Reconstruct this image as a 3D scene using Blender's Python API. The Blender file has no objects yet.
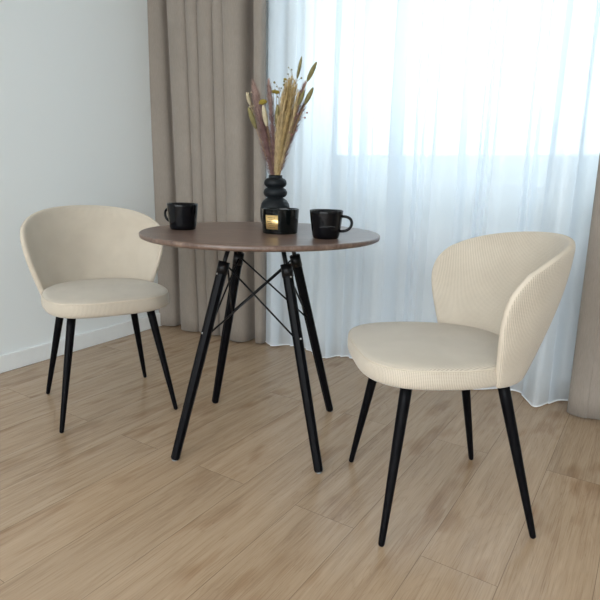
import bpy, bmesh, math, random
from mathutils import Vector, Matrix, noise
random.seed(7)
sc = bpy.context.scene
COL = sc.collection
PI = math.pi
sin, cos = math.sin, math.cos

# ------------------------------------------------------------------ helpers
def tag(o, label=None, cat=None, group=None, kind=None):
    if label: o['label'] = label
    if cat: o['category'] = cat
    if group: o['group'] = group
    if kind: o['kind'] = kind
    return o

def obj(name, bm, mat, parent=None, smooth=True):
    """link a bmesh as one mesh object"""
    me = bpy.data.meshes.new(name)
    bm.normal_update()
    bm.to_mesh(me); bm.free()
    if mat is not None:
        for m in (mat if isinstance(mat, (list, tuple)) else [mat]): me.materials.append(m)
    if smooth:
        for p in me.polygons: p.use_smooth = True
    o = bpy.data.objects.new(name, me); COL.objects.link(o)
    if parent: o.parent = parent
    return o

def thing(name, label, cat, loc=(0, 0, 0), rotz=0, group=None):
    o = bpy.data.objects.new(name, None); COL.objects.link(o)
    o.empty_display_size = .05
    o.location = loc; o.rotation_euler = (0, 0, rotz)
    return tag(o, label, cat, group)

def structure(name, bm, mat, smooth=False):
    return tag(obj(name, bm, mat, None, smooth), kind='structure')

def dup(root, label, loc, rotz):
    """copy a thing with copies of its parts and sub-parts"""
    r = root.copy(); COL.objects.link(r)
    r.location = loc; r.rotation_euler = (0, 0, rotz); r['label'] = label
    for ch in list(root.children):
        c = ch.copy(); COL.objects.link(c); c.parent = r
        for g in ch.children:
            d = g.copy(); COL.objects.link(d); d.parent = c
    return r

def add_box(bm, lo, hi, bevel=0):
    x0, y0, z0 = lo; x1, y1, z1 = hi
    vs = [bm.verts.new(p) for p in ((x0,y0,z0),(x1,y0,z0),(x1,y1,z0),(x0,y1,z0),(x0,y0,z1),(x1,y0,z1),(x1,y1,z1),(x0,y1,z1))]
    fs = [bm.faces.new([vs[i] for i in q]) for q in ((0,3,2,1),(4,5,6,7),(0,1,5,4),(1,2,6,5),(2,3,7,6),(3,0,4,7))]
    if bevel:
        es = list({e for f in fs for e in f.edges})
        bmesh.ops.bevel(bm, geom=es, offset=bevel, segments=2, profile=.5, affect='EDGES')
    return bm

def frame_of(d):
    d = d.normalized()
    a = Vector((0,0,1)) if abs(d.z) < .9 else Vector((1,0,0))
    s = d.cross(a).normalized(); return s, s.cross(d).normalized()

def add_tube(bm, pts, radii, n=12, caps=True, round_end=0):
    """tube through pts with radius per point"""
    pts = [Vector(p) for p in pts]
    if not isinstance(radii, (list, tuple)): radii = [radii]*len(pts)
    rings = []
    s0 = None
    for i, p in enumerate(pts):
        d = (pts[min(i+1, len(pts)-1)] - pts[max(i-1, 0)])
        if s0 is None: s, t = frame_of(d)
        else:
            dn = d.normalized(); s = (s0 - dn*s0.dot(dn)).normalized(); t = s.cross(dn).normalized()
        s0 = s
        rings.append([bm.verts.new(p + s*(radii[i]*cos(2*PI*k/n)) + t*(radii[i]*sin(2*PI*k/n))) for k in range(n)])
    for a, b in zip(rings, rings[1:]):
        for k in range(n): bm.faces.new((a[k], a[(k+1)%n], b[(k+1)%n], b[k]))
    if caps:
        bm.faces.new(list(reversed(rings[0]))); bm.faces.new(rings[-1])
    bmesh.ops.recalc_face_normals(bm, faces=bm.faces)
    return bm

def add_lathe(bm, prof, n=64, center=(0, 0, 0)):
    """revolve (r, z) profile; r == 0 closes with a pole"""
    rings = []
    for r, z in prof:
        if r < 1e-6: rings.append([bm.verts.new((center[0], center[1], center[2]+z))])
        else: rings.append([bm.verts.new((center[0]+r*cos(2*PI*k/n), center[1]+r*sin(2*PI*k/n), center[2]+z)) for k in range(n)])
    for a, b in zip(rings, rings[1:]):
        if len(a) == 1 and len(b) == 1: continue
        for k in range(n):
            q = []
            for v in (a[k % len(a)], a[(k+1) % len(a)], b[(k+1) % len(b)], b[k % len(b)]):
                if v not in q: q.append(v)
            if len(q) > 2: bm.faces.new(q)
    bmesh.ops.recalc_face_normals(bm, faces=bm.faces)
    return bm

def round_profile(pts, r=.003, k=4):
    """round the inner corners of an open (r, z) polyline"""
    out = [pts[0]]
    for a, b, c in zip(pts, pts[1:], pts[2:]):
        a, b, c = Vector(a), Vector(b), Vector(c)
        rr = min(r, (a-b).length*.45, (c-b).length*.45)
        p, q = b + (a-b).normalized()*rr, b + (c-b).normalized()*rr
        for i in range(k+1):
            t = i/k
            w = p*(1-t)**2 + b*2*t*(1-t) + q*t*t
            out.append((max(w.x, 0), w.y))
    out.append(pts[-1]); return out

# ------------------------------------------------------------------ materials
class NT:
    def __init__(s, name):
        s.m = bpy.data.materials.new(name); s.m.use_nodes = True
        s.t = s.m.node_tree; s.n = s.t.nodes; s.l = s.t.links
        s.bsdf = s.n['Principled BSDF']; s.out = s.n['Material Output']
    def node(s, typ, **kw):
        x = s.n.new(typ)
        for k, v in kw.items():
            if hasattr(x, k): setattr(x, k, v)
        return x
    def link(s, a, b): s.l.new(a, b)
    def math(s, op, a, b=None, c=None):
        x = s.n.new('ShaderNodeMath'); x.operation = op
        for i, v in enumerate((a, b, c)):
            if v is None: continue
            if isinstance(v, (int, float)): x.inputs[i].default_value = v
            else: s.l.new(v, x.inputs[i])
        return x.outputs[0]
    def ramp(s, f, stops):
        x = s.n.new('ShaderNodeValToRGB'); e = x.color_ramp.elements
        while len(e) < len(stops): e.new(.5)
        for i, (p, c) in enumerate(stops): e[i].position = p; e[i].color = (*c, 1)
        s.l.new(f, x.inputs[0]); return x.outputs[0]
    def mix(s, fac, a, b, mode='MIX'):
        x = s.n.new('ShaderNodeMix'); x.data_type = 'RGBA'; x.blend_type = mode
        for k, v in ((0, fac), (6, a), (7, b)):
            if isinstance(v, (int, float)): x.inputs[k].default_value = v
            elif isinstance(v, tuple): x.inputs[k].default_value = (*v, 1)
            else: s.l.new(v, x.inputs[k])
        return x.outputs[2]
    def noise(s, vec, scale, detail=4, rough=.55, dist=0):
        x = s.n.new('ShaderNodeTexNoise'); x.inputs['Scale'].default_value = scale
        x.inputs['Detail'].default_value = detail; x.inputs['Roughness'].default_value = rough
        x.inputs['Distortion'].default_value = dist
        if vec is not None: s.l.new(vec, x.inputs['Vector'])
        return x.outputs[0]
    def coord(s, kind='Object'):
        return s.n.new('ShaderNodeTexCoord').outputs[kind]
    def mapping(s, vec, scale=(1,1,1), rot=(0,0,0), loc=(0,0,0)):
        x = s.n.new('ShaderNodeMapping'); s.l.new(vec, x.inputs[0])
        x.inputs['Scale'].default_value = scale; x.inputs['Rotation'].default_value = rot; x.inputs['Location'].default_value = loc
        return x.outputs[0]
    def bump(s, h, strength=.2, dist=.002):
        x = s.n.new('ShaderNodeBump'); x.inputs['Strength'].default_value = strength; x.inputs['Distance'].default_value = dist
        s.l.new(h, x.inputs['Height']); s.l.new(x.outputs[0], s.bsdf.inputs['Normal'])
    def set(s, color=None, rough=.5, spec=.5, metal=0, **kw):
        if isinstance(color, tuple): s.bsdf.inputs['Base Color'].default_value = (*color, 1)
        elif color is not None: s.l.new(color, s.bsdf.inputs['Base Color'])
        s.bsdf.inputs['Roughness'].default_value = rough
        s.bsdf.inputs['Specular IOR Level'].default_value = spec
        s.bsdf.inputs['Metallic'].default_value = metal
        for k, v in kw.items(): s.bsdf.inputs[k].default_value = v
        return s.m

def plain(name, color, rough=.5, spec=.5, metal=0, vary=.06, scale=30):
    t = NT(name)
    f = t.noise(t.coord(), scale)
    c = t.ramp(f, [(.3, tuple(x*(1-vary) for x in color)), (.7, tuple(min(1, x*(1+vary)) for x in color))])
    return t.set(c, rough, spec, metal)

def mat_wall():
    t = NT('white_wall_paint'); f = t.noise(t.coord(), 60, 3)
    t.bump(f, .05, .001)
    return t.set((.78, .81, .81), .85, .2)

def mat_floor():
    t = NT('oak_laminate')
    sep = t.node('ShaderNodeSeparateXYZ'); t.link(t.coord(), sep.inputs[0])
    u, w = sep.outputs[0], sep.outputs[1]
    X = t.math('ADD', w, t.math('MULTIPLY', u, .035))
    Y = t.math('SUBTRACT', u, t.math('MULTIPLY', w, .035))
    Yr = t.math('DIVIDE', t.math('ADD', Y, .579), .19)
    row = t.math('FLOOR', Yr)
    odd = t.math('FLOORED_MODULO', row, 2.0)
    Xr = t.math('ADD', t.math('DIVIDE', t.math('SUBTRACT', X, 1.825), 1.28), t.math('MULTIPLY', odd, .5))
    colm = t.math('FLOOR', Xr)
    cmb = t.node('ShaderNodeCombineXYZ'); t.link(row, cmb.inputs[0]); t.link(colm, cmb.inputs[1])
    wn = t.node('ShaderNodeTexWhiteNoise', noise_dimensions='2D'); t.link(cmb.outputs[0], wn.inputs['Vector'])
    rnd = wn.outputs['Value']
    # seams
    fy = t.math('FRACT', Yr); fx = t.math('FRACT', Xr)
    dy = t.math('MULTIPLY', t.math('MINIMUM', fy, t.math('SUBTRACT', 1.0, fy)), .19)
    dx = t.math('MULTIPLY', t.math('MINIMUM', fx, t.math('SUBTRACT', 1.0, fx)), 1.28)
    d = t.math('MINIMUM', dx, dy)
    seam = t.math('LESS_THAN', d, .0009)
    # grain, shifted per plank
    g = t.node('ShaderNodeCombineXYZ')
    t.link(t.math('ADD', X, t.math('MULTIPLY', rnd, 17.0)), g.inputs[0]); t.link(t.math('ADD', Y, t.math('MULTIPLY', rnd, 5.0)), g.inputs[1])
    t.link(t.math('MULTIPLY', rnd, 9.0), g.inputs[2])
    gv = g.outputs[0]
    broad = t.noise(t.mapping(gv, (.9, 13, 1)), 2.2, 6, .65, .8)
    fine = t.noise(t.mapping(gv, (1.3, 60, 1)), 6, 5, .65)
    cath = t.noise(t.mapping(gv, (.55, 5.5, 1)), 3.2, 2, .5, 1.2)
    rings = t.math('FRACT', t.math('MULTIPLY', cath, 8.0))
    ringd = t.math('ABSOLUTE', t.math('SUBTRACT', rings, .5))
    knot = t.noise(t.mapping(gv, (2.2, 7, 1)), 1.7, 2, .5)
    c = t.ramp(broad, [(.28, (.330, .228, .145)), (.5, (.412, .295, .192)), (.74, (.465, .345, .235))])
    c = t.mix(.55, c, t.ramp(fine, [(.3, (.62, .58, .53)), (.52, (1, 1, 1)), (.8, (1.06, 1.06, 1.06))]), 'MULTIPLY')
    c = t.mix(.30, c, t.ramp(ringd, [(.0, (.74, .70, .66)), (.16, (1, 1, 1)), (1, (1, 1, 1))]), 'MULTIPLY')
    c = t.mix(.75, c, t.ramp(knot, [(.58, (1, 1, 1)), (.72, (.70, .60, .51))]), 'MULTIPLY')
    c = t.mix(1, c, t.ramp(rnd, [(0, (.93, .93, .93)), (1, (1.06, 1.05, 1.04))]), 'MULTIPLY')
    c = t.mix(t.math('MULTIPLY', seam, .55), c, (.11, .075, .05))
    h = t.math('SUBTRACT', t.math('MULTIPLY', fine, .35), seam)
    t.bump(h, .12, .001)
    return t.set(c, .27, .5)

def mat_fabric(name, col, dark, rib=.0042):
    """ribbed corduroy following the UV map"""
    t = NT(name)
    uv = t.coord('UV')
    sep = t.node('ShaderNodeSeparateXYZ'); t.link(uv, sep.inputs[0])
    wob = t.math('MULTIPLY', t.noise(t.mapping(uv, (30, 30, 1)), 1, 2), .0022)
    ph = t.math('MULTIPLY', t.math('ADD', sep.outputs[0], wob), 2*PI/rib)
    rb = t.math('MULTIPLY_ADD', t.math('SINE', ph), .5, .5)
    ph2 = t.math('MULTIPLY', sep.outputs[1], 2*PI/.0035)
    rb2 = t.math('MULTIPLY_ADD', t.math('SINE', ph2), .5, .5)
    rr = t.math('ADD', t.math('MULTIPLY', rb, .65), t.math('MULTIPLY', rb2, .35))
    c = t.ramp(rr, [(.05, dark), (.6, col)])
    big = t.noise(t.coord(), 9, 3)
    c = t.mix(1, c, t.ramp(big, [(.3, (.93, .92, .91)), (.7, (1.04, 1.04, 1.04))]), 'MULTIPLY')
    t.bump(rr, .6, .0014)
    return t.set(c, .88, .15, 0, **{'Sheen Weight': .25, 'Sheen Roughness': .5})

def mat_sheer():
    t = NT('white_voile'); t.n.remove(t.bsdf)
    tr = t.node('ShaderNodeBsdfTransparent'); tr.inputs[0].default_value = (1, 1, 1, 1)
    tl = t.node('ShaderNodeBsdfTranslucent'); tl.inputs[0].default_value = (.88, .93, .97, 1)
    df = t.node('ShaderNodeBsdfDiffuse'); df.inputs[0].default_value = (.88, .92, .96, 1)
    m1 = t.node('ShaderNodeMixShader'); m1.inputs[0].default_value = .42
    t.link(tl.outputs[0], m1.inputs[1]); t.link(df.outputs[0], m1.inputs[2])
    lw = t.node('ShaderNodeLayerWeight'); lw.inputs[0].default_value = .35
    fac = t.math('MULTIPLY_ADD', lw.outputs['Facing'], .14, .78)
    m2 = t.node('ShaderNodeMixShader'); t.link(fac, m2.inputs[0])
    t.link(tr.outputs[0], m2.inputs[1]); t.link(m1.outputs[0], m2.inputs[2])
    t.link(m2.outputs[0], t.out.inputs[0])
    return t.m

def mat_hem():
    t = NT('white_hem'); f = t.noise(t.coord(), 80)
    return t.set(t.ramp(f, [(.3, (.82, .84, .86)), (.7, (.9, .92, .94))]), .8, .2)

def mat_drape():
    t = NT('taupe_drape')
    v = t.coord()
    f = t.noise(t.mapping(v, (1, 1, .04)), 900, 2); f2 = t.noise(v, 5, 3)
    c = t.ramp(f, [(.3, (.262, .225, .192)), (.7, (.318, .276, .238))])
    c = t.mix(1, c, t.ramp(f2, [(.3, (.95, .95, .95)), (.7, (1.04, 1.04, 1.04))]), 'MULTIPLY')
    t.bump(f, .1, .0006)
    return t.set(c, .8, .2, 0, **{'Sheen Weight': .15})

def mat_walnut(name, k=1.0):
    t = NT(name); v = t.coord()
    a = t.noise(t.mapping(v, (2.0, 26, 8)), 3, 6, .6, .7)
    b = t.noise(t.mapping(v, (3, 120, 8)), 3, 3, .6)
    c = t.ramp(a, [(.25, (.075*k, .043*k, .031*k)), (.5, (.175*k, .112*k, .086*k)), (.75, (.30*k, .208*k, .166*k))])
    c = t.mix(.7, c, t.ramp(b, [(.3, (.6, .57, .54)), (.7, (1.1, 1.1, 1.1))]), 'MULTIPLY')
    t.bump(b, .06, .0006)
    return t.set(c, .30, .5)

def mat_black_wood():
    t = NT('black_lacquered_wood'); v = t.coord()
    f = t.noise(t.mapping(v, (40, 40, 3)), 4, 4)
    c = t.ramp(f, [(.3, (.002, .002, .003)), (.7, (.005, .005, .006))])
    t.bump(f, .06, .0006)
    return t.set(c, .34, .06)

def mat_glass():
    t = NT('window_glass'); t.n.remove(t.bsdf)
    tr = t.node('ShaderNodeBsdfTransparent'); tr.inputs[0].default_value = (.96, .98, .98, 1)
    gl = t.node('ShaderNodeBsdfGlossy'); gl.inputs['Roughness'].default_value = .02
    fr = t.node('ShaderNodeFresnel'); fr.inputs[0].default_value = 1.45
    m = t.node('ShaderNodeMixShader'); t.link(t.math('MULTIPLY', fr.outputs[0], .6), m.inputs[0])
    t.link(tr.outputs[0], m.inputs[1]); t.link(gl.outputs[0], m.inputs[2])
    t.link(m.outputs[0], t.out.inputs[0]); return t.m

M = dict(
    wall=mat_wall(), floor=mat_floor(), sheer=mat_sheer(), hem=mat_hem(), drape=mat_drape(), glass=mat_glass(),
    ceiling=plain('ceiling_paint', (.85, .86, .86), .9, .2, 0, .01),
    trim=plain('white_trim', (.80, .82, .82), .45, .4, 0, .015),
    frame=plain('white_window_plastic', (.86, .88, .9), .4, .4, 0, .01),
    fabric=mat_fabric('cream_corduroy', (.590, .525, .435), (.355, .30, .235)),
    piping=plain('cream_piping', (.57, .50, .41), .85, .15, 0, .05),
    blackwood=mat_black_wood(),
    blackmetal=plain('black_metal', (.006, .006, .007), .35, .25, .2, .1),
    steel=plain('screw_steel', (.6, .6, .6), .3, .5, 1, .05),
    glide=plain('grey_glide', (.25, .25, .25), .5, .4, 0, .05),
    walnut=mat_walnut('walnut_veneer', 1.0), walnut_edge=mat_walnut('walnut_edge', .8),
    mug=plain('black_glaze', (.003, .003, .004), .12, .20, 0, .1),
    bowlm=plain('black_glass', (.003, .004, .004), .10, .25, 0, .1),
    gold=plain('gold_foil', (.80, .56, .24), .32, .5, .75, .08),
    ink=plain('label_print', (.10, .07, .03), .6, .3, 0, .1),
    etch=plain('grey_print', (.11, .11, .115), .5, .4, 0, .05),
    vase=plain('matte_black_ceramic', (.006, .008, .010), .50, .22, 0, .12, 60),
    mauve=plain('mauve_plume', (.235, .140, .130), .9, .1, 0, .3, 60),
    mauve_tip=plain('pale_mauve_plume', (.40, .28, .24), .9, .1, 0, .25, 60),
    straw=plain('straw', (.44, .32, .15), .85, .15, 0, .22, 60),
    wheat=plain('wheat', (.56, .43, .24), .85, .15, 0, .2, 60),
    olive=plain('olive_tail', (.215, .185, .085), .9, .1, 0, .22, 80),
    creamtail=plain('cream_tail', (.50, .43, .30), .9, .1, 0, .15, 80),
    yellow=plain('yellow_bloom', (.36, .28, .06), .9, .1, 0, .2, 80),
    stem=plain('dry_stem', (.36, .25, .13), .85, .15, 0, .2, 60),
    pink=plain('dusty_pink_bud', (.33, .17, .17), .9, .1, 0, .2, 80),
    radiator=plain('white_enamel', (.84, .86, .87), .4, .4, 0, .01),
    tree=plain('pale_bark_and_twigs', (.42, .38, .32), .9, .1, 0, .2, 3),
    ground=plain('pale_outdoor_ground', (.45, .46, .44), .9, .1, 0, .2, .5),
)

# ------------------------------------------------------------------ room (camera stands over the origin; +Y is the window wall)
UL, UR, WB, WF, CH = -2.448, 2.3, 2.62, -2.3, 2.60
TH = .25
WIN = (-1.56, .30, .93, 2.25)          # window 1 in the far wall
WIN_FILL = (-2.2, 2.1, .12, 2.45)           # unseen wide window, added behind the camera to fill the room with light
bm = bmesh.new(); add_box(bm, (UL-TH, WF-TH, -.12), (UR+TH, WB+TH, 0)); structure('floor', bm, M['floor'])
bm = bmesh.new(); add_box(bm, (UL-TH, WF-TH, CH), (UR+TH, WB+TH, CH+.15)); structure('ceiling', bm, M['ceiling'])
bm = bmesh.new(); add_box(bm, (UL-TH, WF-TH, 0), (UL, WB+TH, CH)); structure('wall_left', bm, M['wall'])
bm = bmesh.new(); add_box(bm, (UR, WF-TH, 0), (UR+TH, WB+TH, CH)); structure('wall_right', bm, M['wall'])
def wall_with_hole(name, y0, y1, win):
    x0, x1, z0, z1 = win
    bm = bmesh.new()
    add_box(bm, (UL, y0, 0), (x0, y1, CH)); add_box(bm, (x1, y0, 0), (UR, y1, CH))
    add_box(bm, (x0, y0, 0), (x1, y1, z0)); add_box(bm, (x0, y0, z1), (x1, y1, CH))
    return structure(name, bm, M['wall'])
wall_with_hole('wall_back', WB, WB+TH, WIN)
wall_with_hole('wall_front', WF-TH, WF, WIN_FILL)
def window(name, y, win, fw=.08, mull=()):
    x0, x1, z0, z1 = win
    r = tag(bpy.data.objects.new(name, None), kind='structure'); COL.objects.link(r); r.location = ((x0+x1)/2, y, z0)
    cx, cz = (x0+x1)/2, z0
    bm = bmesh.new(); a, b = x0-cx, x1-cx; h = z1-z0
    add_box(bm, (a, -.035, 0), (a+fw, .035, h), .006); add_box(bm, (b-fw, -.035, 0), (b, .035, h), .006)
    add_box(bm, (a+fw, -.035, 0), (b-fw, .035, .12), .006); add_box(bm, (a+fw, -.035, h-fw), (b-fw, .035, h), .006)
    for mx in mull: add_box(bm, (mx-cx-.05, -.035, .12), (mx-cx+.05, .035, h-fw), .006)
    obj('window_frame', bm, M['frame'], r, False)
    bm = bmesh.new(); add_box(bm, (a+fw, -.006, .12), (b-fw, .006, h-fw)); obj('pane', bm, M['glass'], r, False)
    return r
w1 = window('window_1', WB+.18, WIN)
bm = bmesh.new(); add_box(bm, (WIN[0]-.05-(WIN[0]+WIN[1])/2, -.205, -.03), (WIN[1]+.05-(WIN[0]+WIN[1])/2, -.036, .0), .004); obj('window_sill', bm, M['frame'], w1, False)
window('fill_window', WF-.15, WIN_FILL, .08, (-.7, .6))
def baseboard(name, lo, hi):
    bm = bmesh.new(); add_box(bm, lo, hi, .004); structure(name, bm, M['trim'])
baseboard('baseboard_left', (UL, WF, 0), (UL+.015, WB, .085))
baseboard('baseboard_back', (UL+.015, WB-.015, 0), (UR, WB, .085))

# radiator under the window
rad = thing('radiator', 'white panel radiator under the window behind the sheer curtain', 'radiator', (-.62, WB-.075, .0855))
bm = bmesh.new(); add_box(bm, (-.52, -.025, 0), (.52, .005, .630), .006)
for k in range(24):
    x = -.49 + k*.0426; add_box(bm, (x-.012, -.030, .03), (x+.012, -.024, .600), .002)
obj('panel', bm, M['radiator'], rad, False)
bm = bmesh.new(); add_box(bm, (-.525, -.034, .625), (.525, .008, .645), .004); obj('top_grille', bm, M['radiator'], rad, False)
for sx in (-.40, .40):
    bm = bmesh.new(); add_box(bm, (sx-.02, .004, .10), (sx+.02, .0745, .50)); obj('wall_bracket', bm, M['radiator'], rad, False)

# ------------------------------------------------------------------ curtains
def cloth(name, mat, profs, parent=None, thick=0):
    """loft horizontal profiles [(z, [(x, y), ...]), ...] into a hanging cloth"""
    bm = bmesh.new(); rows = []
    for z, pts in profs: rows.append([bm.verts.new((x, y, z)) for x, y in pts])
    for a, b in zip(rows, rows[1:]):
        for k in range(len(a)-1): bm.faces.new((a[k], a[k+1], b[k+1], b[k]))
    o = obj(name, bm, mat, parent)
    if thick:
        s = o.modifiers.new('thickness', 'SOLIDIFY'); s.thickness = thick; s.offset = 0
    return o

def drape_profile(folds, N=26):
    """folds: list of (x_valley, y_valley) with pleats of given depth between: (x, y, depth_to_next)"""
    pts = []
    for (x0, y0, d), (x1, y1, _) in zip(folds, folds[1:]):
        for k in range(N):
            t = k/N
            s = sin(PI*t)
            bulge = d*(s**.55 if d > 0 else s**1.0)
            xx = x0 + (x1-x0)*t - .18*(x1-x0)*sin(2*PI*t)*(1 if d > 0 else 0)
            pts.append((xx, y0+(y1-y0)*t - bulge))
    pts.append(folds[-1][:2]); return pts

def lerp_prof(a, b, t): return [(p[0]+(q[0]-p[0])*t, p[1]+(q[1]-p[1])*t) for p, q in zip(a, b)]

# taupe drape in the corner, left of the window
left_top = [(-2.440, 2.390, .030), (-2.385, 2.450, -.02), (-2.325, 2.445, .085), (-2.200, 2.44, .080), (-2.120, 2.44, .075), (-2.005, 2.445, .085), (-1.935, 2.445, .110), (-1.815, 2.48, -.04), (-1.755, 2.450, .050), (-1.690, 2.43, 0)]
left_bot = [(-2.440, 2.370, .030), (-2.345, 2.460, -.01), (-2.275, 2.455, .080), (-2.150, 2.455, .060), (-2.075, 2.455, .075), (-2.000, 2.46, .060), (-1.900, 2.455, .100), (-1.790, 2.49, -.02), (-1.745, 2.485, .065), (-1.695, 2.470, 0)]
pt, pb = drape_profile(left_top), drape_profile(left_bot)
profs = []
for i in range(33):
    t = i/32; z = .006 + (2.58-.006)*(1-t)
    q = lerp_prof(pt, pb, t)
    q = [(x + .010*sin(3.1*t+9*x)*t*(1-t)*2, y + .008*sin(5*t+14*x)*t) for x, y in q]
    profs.append((z, q))
dr = cloth('curtain', M['drape'], profs, None, .002)
tag(dr, 'full length taupe curtain hanging in folds in the corner, left of the sheer', 'curtain')

# taupe drape at the right edge of the picture
right_top = [(-.150, 2.40, .02), (-.10, 2.36, .075), (.02, 2.43, .08), (.12, 2.43, .08), (.22, 2.43, .08), (.32, 2.43, .07), (.42, 2.42, 0)]
right_bot = [(-.128, 2.405, .035), (-.055, 2.365, .03), (.07, 2.43, .09), (.17, 2.43, .08), (.27, 2.43, .08), (.36, 2.43, .07), (.45, 2.42, 0)]
pt, pb = drape_profile(right_top), drape_profile(right_bot)
profs = []
for i in range(33):
    t = i/32; z = .006 + (2.58-.006)*(1-t)
    profs.append((z, [(x, y + .006*sin(5*t+11*x)*t) for x, y in lerp_prof(pt, pb, t)]))
dr = cloth('curtain', M['drape'], profs, None, .002)
tag(dr, 'taupe curtain cut by the right picture edge, right of the sheer', 'curtain')

# sheer between them
RIDGES = ((-1.635, .06, .06), (-1.315, .11, .060), (-1.020, .10, .060), (-.76, .08, .065), (-.50, .08, .065), (-.250, .140, .046), (-.09, -.02, .06))
PLEATS = [(-1.623, .050), (-1.526, .012), (-1.420, .014), (-1.278, .021), (-1.221, .012), (-1.147, .047), (-1.091, .010), (-.972, .060), (-.891, .012), (-.845, .015),
          (-.783, .011), (-.679, .032), (-.600, .011), (-.563, .019), (-.530, .010), (-.414, .014), (-.373, .011), (-.303, .028), (-.210, .016)]
def sheer_profile(t):
    """t: 0 top .. 1 hem; the cloth runs forward, doubles back over each pleat, runs on"""
    nodes = [(-1.706, 0.)]
    x_prev = -1.706
    for k, (px, wd) in enumerate(PLEATS):
        wv = wd*(1-.45*t) + .004*sin(9*t+k*2.1)
        sh_ = .012*sin(2.3*t+k*1.7)*t                  # pleats wander a little on the way down
        a, b = px+sh_-wv*.5, px+sh_+wv*.5
        n = max(3, int((a-x_prev)/.012)) if False else 6
        for q in range(1, n): nodes.append((x_prev+(b-x_prev)*q/n, 0.))
        nodes += [(b, 0.), (b+.002, .004), (b-.001, .008), (a+(b-a)*.5, .009), (a+.001, .010), (a-.002, .014), (a, .018), (a+(b-a)*.5, .019), (b, .017)]
        x_prev = b + .004
    n = 8
    for q in range(1, n+1): nodes.append((x_prev+(-.075-x_prev)*q/n, 0.))
    pts = []
    for x, dy in nodes:
        y = 2.485 - dy*(1.5-.5*t)
        for rx, d, wd in RIDGES: y -= d*math.exp(-((x-rx)/wd)**2)*(.25+.75*t)
        y += .006*sin(17*x+2.5*t)*t
        pts.append((x, y))
    for _ in range(2):                                  # corner cutting rounds the folds
        q = [pts[0]]
        for a, b in zip(pts, pts[1:]):
            q += [(a[0]*.75+b[0]*.25, a[1]*.75+b[1]*.25), (a[0]*.25+b[0]*.75, a[1]*.25+b[1]*.75)]
        pts = q + [pts[-1]]
    return pts
profs = []
for i in range(41):
    t = i/40; z = .012 + (2.58-.012)*(1-t)
    profs.append((z, sheer_profile(t)))
sh = thing('sheer_curtain', 'white see-through sheer curtain across the bright window', 'curtain', (0, 0, 0))
cloth('voile', M['sheer'], profs, sh)
bm = bmesh.new()
pl = profs[-1][1]; add_tube(bm, [(x, y, .010) for x, y in pl[::2]], .0032, 6)
obj('hem', bm, M['hem'], sh)

# ------------------------------------------------------------------ dining chairs
CP = (.203, .3120, .160, .4125, -.0234, .791, 1.315, 2.10, 5.0, .1388, .215)   # plan radii, height and rim curve of the back
ZB = .422
def back_mid(th, z):
    a0, a1, b0, b1, y0, zt, te, n, m, yz, cur = CP
    u = (z-ZB)/(zt-ZB)
    w = u + cur*u*(1-u)
    a = a0+(a1-a0)*w; b = b0+(b1-b0)*w
    return Vector((a*sin(th), y0+yz*u-b*cos(th), z))
def make_backrest(parent):
    zt, te, n, m = CP[5:9]
    bm = bmesh.new(); uvl = bm.loops.layers.uv.new('UVMap')
    NC, NR = 40, 13
    def squircle(a, b):
        """unit half square -> region under the rim curve |A|^n + B^m = 1"""
        k = max(abs(a), b)
        if k < 1e-9: return 0, 0
        lo, hi = 0, 3/k
        for _ in range(50):
            q = (lo+hi)/2
            if (q*abs(a))**n + (q*b)**m > 1: hi = q
            else: lo = q
        return a*lo*k, b*lo*k
    grid, uvs = [], {}
    for i in range(NC+1):
        colv = []
        for j in range(NR+1):
            A, B = squircle(i/NC*2-1, j/NR)
            th, z = te*A, ZB+(zt-ZB)*B
            v = bm.verts.new(back_mid(th, z)); colv.append(v); uvs[v] = (th*.26, z)
        grid.append(colv)
    for a, b in zip(grid, grid[1:]):
        for j in range(NR):
            f = bm.faces.new((a[j], b[j], b[j+1], a[j+1]))
            for l in f.loops: l[uvl].uv = uvs[l.vert]
    o = obj('backrest', bm, [M['fabric'], M['piping']], parent)
    vg = o.vertex_groups.new(name='padding')
    for i in range(NC+1):
        for j in range(NR+1):
            k = max(abs(i/NC*2-1), j/NR)          # thinner towards the rim
            vg.add([i*(NR+1)+j], 1 - .50*max(0, (k-.55)/.45)**2, 'REPLACE')
    sd = o.modifiers.new('padding', 'SOLIDIFY'); sd.thickness = .040; sd.offset = 0; sd.vertex_group = 'padding'; sd.material_offset_rim = 1
    ss = o.modifiers.new('soft', 'SUBSURF'); ss.levels = 2; ss.render_levels = 2
    return o
def seat_out(a, grow=0):
    A, B, YC, p = .226, .231, .030, 3.2
    c, s = cos(a), sin(a)
    x = (A+grow)*math.copysign(abs(c)**(2/p), c); y = YC + (B+grow)*math.copysign(abs(s)**(2/p), s)
    if y < .02:
        k = min(1, (.02-y)/.22); x *= 1-.20*k
    return x, y
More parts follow.
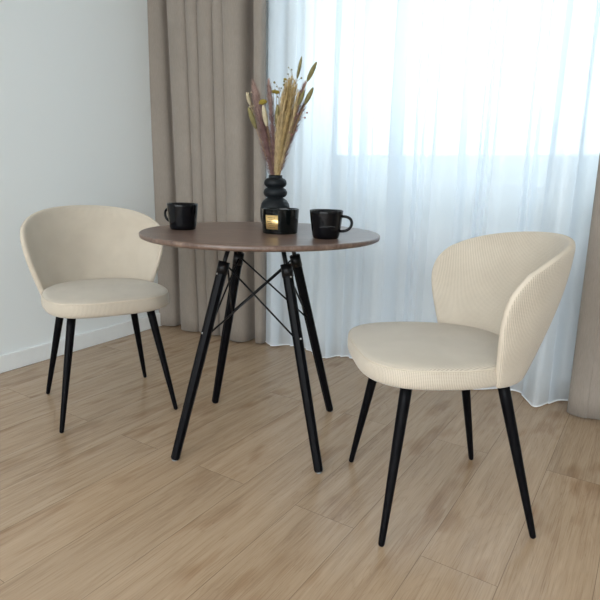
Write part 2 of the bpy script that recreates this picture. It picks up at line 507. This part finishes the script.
def make_seat(parent):
    bm = bmesh.new(); uvl = bm.loops.layers.uv.new('UVMap')
    N = 120
    top = [(0, .4965), (.25, .4962), (.5, .4950), (.7, .4925), (.85, .4890), (.93, .4860), (.970, .4830), (.988, .4795)]
    side = [(.994, .476), (1.004, .470), (1.008, .458), (1.006, .446), (.998, .437), (.98, .430), (.95, .426)]
    bot = [(.7, .424), (0, .424)]
    rings = []
    arc = [0]
    for k in range(N):
        x0, y0 = seat_out(2*PI*k/N); x1, y1 = seat_out(2*PI*(k+1)/N); arc.append(arc[-1]+math.hypot(x1-x0, y1-y0))
    def ring(r, z):
        if r == 0: return [bm.verts.new((0, .03, z))]
        out = []
        for k in range(N):
            x, y = seat_out(2*PI*k/N); out.append(bm.verts.new((x*r, .03+(y-.03)*r, z)))
        return out
    allp = top+side+bot
    for r, z in allp: rings.append(ring(r, z))
    for i, (a, b) in enumerate(zip(rings, rings[1:])):
        on_side = i >= len(top)-1
        for k in range(N):
            k2 = (k+1) % N; q, ids = [], []
            for v, kk, z in ((a[k % len(a)], k, allp[i][1]), (b[k % len(b)], k, allp[i+1][1]), (b[k2 % len(b)], k+1, allp[i+1][1]), (a[k2 % len(a)], k+1, allp[i][1])):
                if v not in q: q.append(v); ids.append((kk, z))
            f = bm.faces.new(q)
            for l, (kk, z) in zip(f.loops, ids):
                l[uvl].uv = (arc[kk], z) if on_side else (l.vert.co.y*.35+l.vert.co.x, l.vert.co.y)
    bmesh.ops.recalc_face_normals(bm, faces=bm.faces)
    o = obj('seat', bm, M['fabric'], parent)
    bm = bmesh.new()
    pts = [(*seat_out(2*PI*k/N), .4780) for k in range(N)]
    pts = [(x*.991, .03+(y-.03)*.991, z) for x, y, z in pts]
    add_tube(bm, pts+[pts[0]], .0024, 6, False)
    obj('piping', bm, M['piping'], o)
    return o
def make_chair(label, loc, rot):
    t = thing('dining_chair', label, 'chair', loc, rot)
    make_seat(t); make_backrest(t)
    for sx in (-1, 1):
        for (tx, ty, fx, fy) in ((.140, .143, .215, .2075), (.134, -.108, .2085, -.2075)):
            a = Vector((sx*fx, fy, .0)); b = Vector((sx*tx, ty, .432)); d = (b-a)
            bm = bmesh.new()
            ks = [(.0, .0045), (.006, .0072), (.014, .0082), (.05, .0088), (.3, .0110), (.6, .0136), (.85, .0152), (1, .0156)]
            add_tube(bm, [a+d*k for k, r in ks], [r for k, r in ks], 20)
            obj('leg', bm, M['blackwood'], t)
    return t
ch = make_chair('cream corduroy chair left of the table, its back to the white wall', (-1.7604, 1.4133, 0), math.radians(242.63))
dup(ch, 'cream corduroy chair right of the table, in front of the sheer curtain', (-.4061, 1.4725, 0), math.radians(126.45))

# ------------------------------------------------------------------ round table
TX, TY, TZ = -1.0735, 1.5254, .744
tb = thing('round_table', 'round walnut table with black splayed legs and crossed rods', 'table', (TX, TY, 0), math.radians(23.85))
bm = bmesh.new()
prof = [(0, TZ), (.3925, TZ), (.3975, TZ-.0008), (.3998, TZ-.003), (.400, TZ-.011), (.3985, TZ-.0145), (.392, TZ-.018), (0, TZ-.018)]
add_lathe(bm, prof, 160)
for f in bm.faces:
    if f.calc_center_median().xy.length > .385 and abs(f.normal.z) < .97: f.material_index = 1
tt = obj('tabletop', bm, [M['walnut'], M['walnut_edge']], tb)
for p in tt.data.polygons: p.use_smooth = abs(p.normal.z) < .97
def sq_leg(bm, a, b, r0, r1, r2):
    """square-ish bar with chamfered edges from foot a to top b"""
    d = (b-a); s, u = frame_of(d); L = d.length
    s = Vector((d.y, -d.x, 0)).normalized(); u = s.cross(d.normalized()).normalized()
    rings = []
    for k, r in ((0, r0*.86), (.008, r0), (.45, r1), (.97, r2), (1, r2*.8)):
        c = a+d*k; ring = []
        for q in range(8):
            an = PI/8+q*PI/4
            ring.append(bm.verts.new(c + s*(r*cos(an)) + u*(r*sin(an))))
        rings.append(ring)
    for x, y in zip(rings, rings[1:]):
        for k in range(8): bm.faces.new((x[k], x[(k+1) % 8], y[(k+1) % 8], y[k]))
    bm.faces.new(list(reversed(rings[0]))); bm.faces.new(rings[-1])
    bmesh.ops.recalc_face_normals(bm, faces=bm.faces)
FEET, TOPS = [], []
for k in range(4):
    an = PI/4 + k*PI/2; c, s = cos(an), sin(an)
    FEET.append(Vector((.3395*c, .3395*s, .004))); TOPS.append(Vector((.146*c, .146*s, .645)))
def mid(k, t): return TOPS[k].lerp(FEET[k], t)
for k in range(4):
    a, b = FEET[k], TOPS[k]; rad_ = Vector((a.x, a.y, 0)).normalized()
    bm = bmesh.new(); sq_leg(bm, a, b, .0148, .0172, .0176)
    lg = obj('leg', bm, M['blackwood'], tb, False)
    bm = bmesh.new(); add_lathe(bm, [(0, 0), (.009, 0), (.0095, .003), (.0095, .005), (0, .005)], 20, (a.x, a.y, 0)); obj('foot_glide', bm, M['glide'], lg)
    p = mid(k, .33) + rad_*.0150
    for tt_ in (.05, .35):
        p = mid(k, tt_) + rad_*.0160; nrm = (rad_ + Vector((0, 0, .25))).normalized()
        bm = bmesh.new(); add_tube(bm, [p-nrm*.004, p+nrm*.0012, p+nrm*.0018], [.0034, .0034, .0022], 14); obj('screw', bm, M['steel'], lg)
    # bracket clamped on the leg top and the rod that carries it up to the plate below the top
    bm = bmesh.new()
    d = (b-a).normalized(); inn = -rad_
    top = b + inn*.012
    add_tube(bm, [b-d*.035, b+d*.006], [.0192, .0192], 16)
    add_tube(bm, [b+inn*.004-d*.02, b+inn*.004+Vector((0, 0, .012)), Vector((b.x, b.y, 0))+inn*.030+Vector((0, 0, TZ-.018))], [.0075, .0075, .0075], 12)
    obj('bracket', bm, M['blackmetal'], tb)
bm = bmesh.new(); add_lathe(bm, [(0, TZ-.018), (.15, TZ-.018), (.15, TZ-.022), (0, TZ-.022)], 48); obj('mounting_plate', bm, M['blackmetal'], tb)
for k in range(4):
    j = (k+1) % 4
    for p, q in ((k, j), (j, k)):
        a = TOPS[p] - Vector((TOPS[p].x, TOPS[p].y, 0)).normalized()*.010 + Vector((0, 0, -.006))
        b = mid(q, .36) - Vector((FEET[q].x, FEET[q].y, 0)).normalized()*.010
        off = Vector((a.x+b.x, a.y+b.y, 0)).normalized()*(.0036 if p == k else -.0036)
        bm = bmesh.new(); add_tube(bm, [a+off, a.lerp(b, .5)+off, b+off], .0032, 8)
        obj('cross_rod', bm, M['blackmetal'], tb)

# ------------------------------------------------------------------ things on the table
def mug(label, x, y, top_r, bot_r, h, face, plain_side=True):
    t = thing('mug', label, 'mug', (x, y, TZ), 0)
    bm = bmesh.new(); w = .0042
    pr = [(0, .0), (bot_r-.004, 0), (bot_r, .003)]
    for k in range(1, 11):
        u = k/10; pr.append((bot_r+(top_r-bot_r)*(u**.75), .003+(h-.003)*u))
    r_in = [(top_r-w*.4, h+.0012), (top_r-w, h-.0005)]
    for k in range(9, 0, -1):
        u = k/10; r_in.append((bot_r+(top_r-bot_r)*(u**.75)-w, .006+(h-.006)*u))
    add_lathe(bm, pr+r_in+[(bot_r-.012, .006), (0, .0055)], 64)
    obj('body', bm, M['mug'], t)
    c, s = cos(face), sin(face); pts = []
    N = 22
    z0, z1 = h*.80, h*.27
    for k in range(N+1):
        u = k/N; an = PI/2 - PI*u
        z = (z0+z1)/2 + (z0-z1)/2*sin(an)
        rr_base = bot_r+(top_r-bot_r)*((z/h)**.75) - .002
        ext = .033*max(0, cos(an))**.72
        r = rr_base + ext
        pts.append((r*c, r*s, z))
    bm = bmesh.new(); add_tube(bm, pts, .0043, 12); obj('handle', bm, M['mug'], t)
    return t
m1 = mug('black mug on the left of the table, handle turned to the left wall', -1.308, 1.3955, 0.0525, .0425, .0865, math.radians(31.2+180-30))
MX, MY = -.8005, 1.481
m2 = mug('black mug on the right of the table, handle turned right', MX, MY, .0515, .0395, .085, math.radians(31.2-6))
# thin grey zigzag line across the mug
fa = math.atan2(-MY, -MX); bm = bmesh.new(); pts = []
zz = (0, .1, .5, .15, .8, .3, .6, .25, .9, .45, 1.0, .5, .7, .35, .55, .3)
for k, q in enumerate(zz):
    an = fa - .42 + 1.05*k/(len(zz)-1); z = .036 + .010*q*(.6)
    r = .0395+(.0515-.0395)*((z/.085)**.75) + .0002
    pts.append((r*cos(an), r*sin(an), z))
add_tube(bm, pts, .0006, 6); o = obj('zigzag_line', bm, M['etch'], m2); o['label'] = 'thin grey hand drawn zigzag line'

BX, BY = -.996, 1.523
bw = thing('candle_bowl', 'wide black glass bowl with a gold label, in front of the vase', 'bowl', (BX, BY, TZ))
bm = bmesh.new()
pr = round_profile([(0, 0), (.0575, 0), (.0620, .077), (.0625, .0795), (.0590, .0805), (.0580, .077), (.0540, .008), (0, .008)], .004, 4)
add_lathe(bm, pr, 72); obj('body', bm, M['bowlm'], bw)
fb = math.atan2(-BY, -BX)
def curved_patch(bm, a0, a1, z0, z1, off, n=10, th=.0006):
    def rr(z): return .0575+(.0620-.0575)*(z/.077)
    g = []
    for o_ in (off, off+th):
        g.append([[bm.verts.new(((rr(z)+o_)*cos(a0+(a1-a0)*k/n), (rr(z)+o_)*sin(a0+(a1-a0)*k/n), z)) for k in range(n+1)] for z in (z0, z1)])
    for k in range(n):
        bm.faces.new((g[1][0][k], g[1][0][k+1], g[1][1][k+1], g[1][1][k]))
        for q in (0, 1): bm.faces.new((g[0][q][k], g[0][q][k+1], g[1][q][k+1], g[1][q][k]))
    bmesh.ops.recalc_face_normals(bm, faces=bm.faces)
LA0, LA1 = fb-.60, fb+.07
LA0, LA1 = fb-.86, fb-.12
bm = bmesh.new(); curved_patch(bm, LA0, LA1, .0155, .0610, .0001); lb = obj('label', bm, M['gold'], bw); lb['label'] = 'square gold foil label'
bm = bmesh.new()
rt = random.Random(3)
for z, a, b, hh in ((.0515, .20, .80, .0022), (.0455, .30, .70, .0016), (.0390, .14, .86, .0030), (.0335, .22, .78, .0018), (.0270, .32, .68, .0014), (.0215, .20, .80, .0014)):
    x = a
    while x < b:
        w = rt.uniform(.035, .075); A = LA0+(LA1-LA0)*x; B = LA0+(LA1-LA0)*min(b, x+w)
        curved_patch(bm, A, B, z, z+hh, .0007, 2, .0003); x += w+.022
o = obj('printed_lines', bm, M['ink'], lb); o['label'] = 'tiny dark unreadable print'

VX, VY = -1.100, 1.648
bm = bmesh.new()
def arcp(rc, zc, r, zr, a0, a1, n=10): return [(rc+r*cos(math.radians(a0+(a1-a0)*k/n)), zc+zr*sin(math.radians(a0+(a1-a0)*k/n))) for k in range(n+1)]
VH = .186
pr = [(0, 0), (.036, 0), (.040, .002)]
pr += [(.0470, .016), (.0515, .034), (.0535, .055), (.0530, .072), (.0490, .088), (.0410, .100), (.0310, .107), (.0275, .1095)]
pr += arcp(.0270, .1265, .0150, .0165, -80, 80)
pr += arcp(.0262, .1605, .0140, .0155, -80, 78)
pr += [(.0248, .1775), (.0242, .182), (.0248, .187), (.0240, VH), (.0220, VH-.0005), (.0208, .184), (.0205, .165), (.0215, .12), (.035, .09), (.045, .06), (.040, .012), (0, .010)]
add_lathe(bm, pr, 64, (VX, VY, TZ))
# smooth origin: keep mesh in world, thing is the single mesh
v = obj('vase', bm, M['vase']); tag(v, 'matte black ringed vase holding dried flowers on the table', 'vase')

# ------------------------------------------------------------------ dried stems in the vase
RV = Vector((.8553, .5182, 0)); DV = Vector((-.5182, .8553, 0)); UPV = Vector((0, 0, 1))
MOUTH = Vector((VX, VY, TZ+VH))
def P(a, d, h): return MOUTH + RV*(a*.95) + DV*d + UPV*(h*.92 if h > 0 else h)
def bez(p0, p1, p2, n):
    return [p0*(1-t)**2 + p1*(2*t*(1-t)) + p2*t*t for t in [k/n for k in range(n+1)]]
def stem_path(a, d, h, bend=0, n=14):
    foot = P(-a*.12, -d*.12, -.15)
    lim = .017
    k = math.hypot(a, d) or 1
    q = min(lim, k*.13)
    at = P(a/k*q, d/k*q, 0)
    tip = P(a, d, h)
    lower = [foot.lerp(at, i/4) for i in range(4)]
    dirn = (at-foot).normalized()
    ctrl = at + dirn*(h*.45) + RV*bend
    return lower + bez(at, ctrl, tip, n)
def along(path, s):
    L = [0]
    for p, q in zip(path, path[1:]): L.append(L[-1]+(q-p).length)
    x = s*L[-1]
    for i in range(len(path)-1):
        if L[i+1] >= x:
            t = (x-L[i])/max(1e-9, L[i+1]-L[i]); return path[i].lerp(path[i+1], t), (path[i+1]-path[i]).normalized()
    return path[-1], (path[-1]-path[-2]).normalized()
def hairs(bm, path, s0, s1, n, length, rad, spread, rnd, width=.0011, slim=False):
    """fine bristles growing upward round the axis between s0 and s1"""
    for i in range(n):
        u = rnd.random(); s = s0+(s1-s0)*u
        p, d = along(path, s); x, y = frame_of(d); an = rnd.uniform(0, 2*PI)
        side = x*cos(an)+y*sin(an)
        env = sin(PI*min(1, .10+.90*u**.8))**.75 if not slim else sin(PI*min(1, .12+.88*u))**.6
        ln = length*rnd.uniform(.6, 1.15)*(.55+.45*env)
        r = rad*env
        a = p + side*r*.35
        b = p + d*ln*.5 + side*(r*.8+ln*spread*.35)
        c = p + d*ln + side*(r*.9+ln*spread)
        tn = d.cross(side).normalized()*(width*.5)
        v = [bm.verts.new(q) for q in (a-tn, a+tn, b+tn, b-tn, c)]
        bm.faces.new((v[0], v[1], v[2], v[3])); bm.faces.new((v[3], v[2], v[4]))
def spindle(bm, path, s0, s1, rad, n=10, pw=.6, seg=9):
    pts, rr = [], []
    for k in range(n+1):
        u = k/n; p, d = along(path, s0+(s1-s0)*u); pts.append(p); rr.append(max(.0006, rad*sin(PI*min(.985, .06+.92*u))**pw))
    add_tube(bm, pts, rr, seg)
def local_thing(name, label, cat, group=None):
    return thing(name, label, cat, (VX, VY, TZ+.035), 0, group)
def shift(bm):
    bmesh.ops.translate(bm, verts=bm.verts, vec=(-VX, -VY, -(TZ+.035))); return bm
rs = random.Random(11)

def plume(label, a, d, h, frac, rad, hair_n, mat, bend=0, length=.045, tipmat=None, spread=.28):
    rad *= 1.45; hair_n = int(hair_n*1.7)
    t = local_thing('pampas_plume', label, 'dried grass', 'mauve plumes in the vase')
    path = stem_path(a, d, h, bend)
    bm = bmesh.new(); add_tube(bm, path, [.0013]*len(path), 7); obj('stem', shift(bm), M['stem'], t)
    bm = bmesh.new(); spindle(bm, path, 1-frac, .995, rad*.32); hairs(bm, path, 1-frac, .97, hair_n, length*.8, rad, spread*1.5, rs, .0008)
    obj('plume', shift(bm), mat, t)
    if tipmat:
        bm = bmesh.new(); hairs(bm, path, 1-frac*.42, 1.0, hair_n//3, length*.9, rad*.6, spread, rs); spindle(bm, path, 1-frac*.3, 1.0, rad*.35); obj('plume_tip', shift(bm), tipmat, t)
    return t
plume('mauve plume with pale tip, leaning furthest left in the vase', -.083, .01, .330, .70, .0150, 1100, M['mauve'], -.012, .040, M['mauve_tip'])
plume('slim upright mauve plume left of the straw bundle', -.026, -.025, .330, .60, .0080, 620, M['mauve'], .000, .036, M['mauve_tip'])
plume('short mauve plume behind the two left plumes', -.045, .035, .215, .60, .0095, 560, M['mauve'], -.004, .036)
plume('long mauve plume leaning far right beside the straw bundle', .106, .0, .345, .66, .0105, 900, M['mauve'], .006, .040)
plume('small short mauve plume behind the long right leaning plume', .112, .03, .290, .40, .0070, 420, M['mauve'], .010, .034)

def tail(label, a, d, h, frac, rad, mat, group, bend=0, fuzz=260):
    t = local_thing('bunny_tail', label, 'dried grass', group)
    path = stem_path(a, d, h, bend)
    bm = bmesh.new(); add_tube(bm, path, [.0009]*len(path), 6); obj('stem', shift(bm), M['stem'], t)
    bm = bmesh.new(); spindle(bm, path, 1-frac, 1.0, rad, 12, .55, 12); hairs(bm, path, 1-frac, .985, fuzz, .010, rad, .55, rs, .0007)
    obj('seed_head', shift(bm), mat, t)
G2 = 'olive seed heads in the vase'
tail('slender olive seed head standing highest in the vase', .089, .0, .428, .13, .0052, M['olive'], G2, .004)
tail('large olive seed head tilted far right at the top', .142, -.01, .408, .125, .0078, M['olive'], G2, -.022)
tail('olive seed head leaning right below the topmost tilted one', .132, -.02, .318, .13, .0080, M['olive'], G2, .000)
tail('small olive seed head tucked beside the right leaning one', .100, -.035, .305, .11, .0068, M['olive'], G2, .004)
tail('olive seed head low on the far left side', -.100, -.012, .245, .19, .0085, M['olive'], G2, -.020)
tail('olive seed head above the straw bundle', .050, .03, .352, .15, .0085, M['olive'], G2, .0)
tail('olive seed head on the left side of the straw bundle', .006, -.028, .255, .19, .0075, M['olive'], G2, -.002)
tail('pale cream seed head between the left plumes', -.046, -.030, .252, .18, .0085, M['creamtail'], 'cream seed heads in the vase', -.006)
tail('pale cream seed head on the outer left edge', -.108, .006, .300, .10, .0060, M['creamtail'], 'cream seed heads in the vase', -.02)

# straw-coloured grasses bound in the middle
def straw(label, a, d, h, bend, mat, n=520, frac=.60, rad=.0085):
    t = local_thing('grass_stalk', label, 'dried grass', 'straw coloured grasses in the vase')
    path = stem_path(a, d, h, bend)
    bm = bmesh.new(); add_tube(bm, path, [.0012]*len(path), 6); obj('stem', shift(bm), M['straw'], t)
    bm = bmesh.new(); hairs(bm, path, 1-frac, .98, n, .030, rad, .22, rs, .0014, True)
    for k in range(46):     # grains
        s = 1-frac*rs.random()**1.2; p, dd = along(path, min(.995, s)); x, y = frame_of(dd); an = rs.uniform(0, 2*PI)
        side = x*cos(an)+y*sin(an); q = p + side*rad*.8; ln = rs.uniform(.007, .012)
        add_tube_fast(bm, q, q+dd*ln+side*.002, .0013)
    obj('ear', shift(bm), mat, t)
def add_tube_fast(bm, a, b, r):
    d = b-a; x, y = frame_of(d); m = (a+b)/2
    ring = [bm.verts.new(m + (x*cos(2*PI*k/5)+y*sin(2*PI*k/5))*r) for k in range(5)]
    v0, v1 = bm.verts.new(a), bm.verts.new(b)
    for k in range(5): bm.faces.new((v0, ring[(k+1) % 5], ring[k])); bm.faces.new((v1, ring[k], ring[(k+1) % 5]))
S = 'straw coloured grass stalk in the bundle at the centre of the vase'
for i, (a, d, h, b) in enumerate([(.045, -.03, .340, .0), (.055, .0, .360, .0), (.072, -.015, .325, .008), (.034, .01, .335, .0), (.024, -.02, .300, -.002), (.080, -.03, .295, .016), (.060, -.04, .310, .006), (.014, .0, .250, .0),
                                  (.046, .02, .320, .0), (.086, .01, .310, .018), (.032, -.04, .265, .0), (.066, -.005, .345, .004), (.052, -.045, .260, .006), (.010, -.03, .215, .0), (.078, .0, .270, .012), (.040, -.02, .290, .0)]):
    straw(S, a, d, h, b, M['wheat'] if i % 3 else M['straw'])

# yellow button flowers, each on its own stem
def button(label, a, d, h, r, bend=0):
    t = local_thing('button_flower', label, 'dried flower', 'yellow button flowers in the vase')
    path = stem_path(a, d, h, bend)
    bm = bmesh.new(); add_tube(bm, path, [.0009]*len(path), 6); obj('stem', shift(bm), M['stem'], t)
    bm = bmesh.new()
    p, dd = along(path, 1)
    x, y = frame_of(dd)
    for k in range(70):     # knobbly dome of tiny florets
        z = 1-1.25*k/70; rr_ = math.sqrt(max(0, 1-z*z)); an = k*2.399
        q = p + (x*cos(an)+y*sin(an))*rr_*r + dd*z*r*.8
        add_tube_fast(bm, q-(q-p)*.25, q+(q-p)*.22, r*.20)
    spindle(bm, [p-dd*r*.5, p, p+dd*r*.6], 0, 1, r*.9, 6, .5, 10)
    obj('bloom', shift(bm), M['yellow'], t)
button('wide yellow button flower between the left plumes', -.047, -.012, .262, .0125)
button('yellow button flower beside the slim mauve plume', .001, .01, .302, .0085)
button('yellow button flower just left of its twin near the straw bundle', -.012, .012, .304, .0075)
button('small yellow button flower highest above the straw bundle', .030, .03, .352, .0055)

# airy sprays of tiny buds
def spray(label, a, d, h, buds, mat, bend=0, r=.0032, spread=.03, frac=.35):
    t = local_thing('bud_spray', label, 'dried flower', 'airy bud sprays in the vase')
    path = stem_path(a, d, h, bend)
    bm = bmesh.new(); add_tube(bm, path, [.0008]*len(path), 5)
    tips = []
    for k in range(buds):
        p, dd = along(path, 1-frac*rs.random()); x, y = frame_of(dd); an = rs.uniform(0, 2*PI)
        q = p + (x*cos(an)+y*sin(an))*spread*rs.uniform(.3, 1) + dd*spread*rs.uniform(.3, 1.1)
        add_tube(bm, [p, p.lerp(q, .6)+dd*.003, q], [.0005, .0005, .0004], 4); tips.append(q)
    obj('stem', shift(bm), M['stem'], t)
    for q in tips:
        bm = bmesh.new(); rr_ = r*rs.uniform(.75, 1.2)
        add_lathe(bm, [(0, -rr_), (rr_*.7, -rr_*.7), (rr_, 0), (rr_*.75, rr_*.65), (0, rr_*.95)], 8, q); obj('bud', shift(bm), mat, t)
spray('airy spray of olive buds above the left plumes', .010, .03, .325, 8, M['olive'], 0, .0034, .030, .12)
spray('airy spray of olive buds over the straw bundle', .058, .015, .362, 7, M['olive'], 0, .0032, .034, .10)
spray('airy spray of dusty pink buds hanging out at right', .092, -.03, .230, 11, M['pink'], .014, .0032, .024, .32)
spray('airy spray of cream buds at the far left', -.098, .02, .285, 14, M['creamtail'], -.014, .0034, .018, .24)

# ------------------------------------------------------------------ outdoors
bm = bmesh.new(); add_box(bm, (-60, WB+1.2, -1.3), (60, 80, -1.2)); structure('ground', bm, M['ground'])
def far_tree(label, x, y, h, w, seed):
    t = thing('tree', label, 'tree', (x, y, -1.2), 0)
    r = random.Random(seed)
    bm = bmesh.new(); add_tube(bm, [(0, 0, 0), (.1, 0, h*.3), (0, .1, h*.6)], [w*.08, w*.06, w*.03], 8); obj('trunk', bm, M['tree'], t)
    bm = bmesh.new()
    for k in range(700):
        z = r.random(); an = r.uniform(0, 2*PI); rad_ = w*.5*math.sqrt(r.random())*sin(PI*(.15+.8*z))**.6
        p = Vector((rad_*cos(an), rad_*sin(an), h*(.35+.65*z)))
        q = p + Vector((r.uniform(-1, 1), r.uniform(-1, 1), r.uniform(.1, 1)))*w*.10
        n_ = Vector((r.uniform(-1, 1), r.uniform(-1, 1), r.uniform(-1, 1))).normalized()*w*.022
        bm.faces.new([bm.verts.new(c) for c in (p-n_, p+n_, q)])
    obj('crown', bm, M['tree'], t, False)
far_tree('pale bare tree seen faintly through the window near the right curtain', -2.65, 28, 4.9, 1.9, 4)

# ------------------------------------------------------------------ light: overcast sky through the far window and the added rear one
SKY_BACK, SKY_FRONT = 6.2, 2.6
w = bpy.data.worlds.new('sky'); sc.world = w; w.use_nodes = True
nt = w.node_tree; bg = nt.nodes['Background']
tc = nt.nodes.new('ShaderNodeTexCoord'); sp = nt.nodes.new('ShaderNodeSeparateXYZ'); nt.links.new(tc.outputs['Generated'], sp.inputs[0])
mr = nt.nodes.new('ShaderNodeMapRange'); mr.interpolation_type = 'SMOOTHSTEP'      # the bright side of the overcast sky lies behind the camera
mr.inputs['From Min'].default_value = -.7; mr.inputs['From Max'].default_value = .5
mr.inputs['To Min'].default_value = SKY_BACK; mr.inputs['To Max'].default_value = SKY_FRONT
nt.links.new(sp.outputs[1], mr.inputs['Value']); zf = nt.nodes.new('ShaderNodeMath'); zf.operation = 'MULTIPLY_ADD'; zf.use_clamp = False
zp = nt.nodes.new('ShaderNodeMath'); zp.operation = 'MAXIMUM'; zp.inputs[1].default_value = 0      # overcast sky: brighter towards the zenith
nt.links.new(sp.outputs[2], zp.inputs[0]); nt.links.new(zp.outputs[0], zf.inputs[0]); zf.inputs[1].default_value = 1.1; zf.inputs[2].default_value = .5
ml = nt.nodes.new('ShaderNodeMath'); ml.operation = 'MULTIPLY'; nt.links.new(mr.outputs[0], ml.inputs[0]); nt.links.new(zf.outputs[0], ml.inputs[1])
nt.links.new(ml.outputs[0], bg.inputs[1])
rp_ = nt.nodes.new('ShaderNodeValToRGB'); e = rp_.color_ramp.elements
e[0].position = .35; e[0].color = (.95, .97, 1.0, 1); e[1].position = .65; e[1].color = (.80, .92, 1.0, 1)
ad = nt.nodes.new('ShaderNodeMath'); ad.operation = 'MULTIPLY_ADD'; ad.inputs[1].default_value = .5; ad.inputs[2].default_value = .5
nt.links.new(sp.outputs[1], ad.inputs[0]); nt.links.new(ad.outputs[0], rp_.inputs[0]); nt.links.new(rp_.outputs[0], bg.inputs[0])
def portal(name, win, y, rot):
    l = bpy.data.lights.new(name, 'AREA'); l.shape = 'RECTANGLE'; l.size = win[1]-win[0]; l.size_y = win[3]-win[2]
    l.cycles.is_portal = True
    o = bpy.data.objects.new(name, l); COL.objects.link(o)
    o.location = ((win[0]+win[1])/2, y, (win[2]+win[3])/2); o.rotation_euler = rot
portal('window_daylight', WIN, WB+.24, (-PI/2, 0, 0))
portal('window_daylight', WIN_FILL, WF-.24, (PI/2, 0, 0))

# ------------------------------------------------------------------ camera
cam = bpy.data.cameras.new('camera'); co = bpy.data.objects.new('camera', cam); COL.objects.link(co)
cam.sensor_width = 36; cam.lens = 546.03/600*36; cam.clip_start = .02
co.location = (0, 0, .9263)
rx = Vector((.8551, .5181, .0208)); uy = Vector((-.1312, .1774, .9754)); fz = Vector((-.5017, .8367, -.2197))
co.matrix_world = Matrix.Translation(co.location) @ Matrix((rx, uy, -fz)).transposed().to_4x4()
sc.camera = co

vs = sc.view_settings
sc.display_settings.display_device = 'sRGB'
vs.view_transform = 'Standard'; vs.look = 'None'; vs.exposure = 0.85; vs.gamma = 1; vs.use_curve_mapping = False
sc.cycles.max_bounces = 10; sc.cycles.diffuse_bounces = 6; sc.cycles.transparent_max_bounces = 24
sc.cycles.sample_clamp_indirect = 8
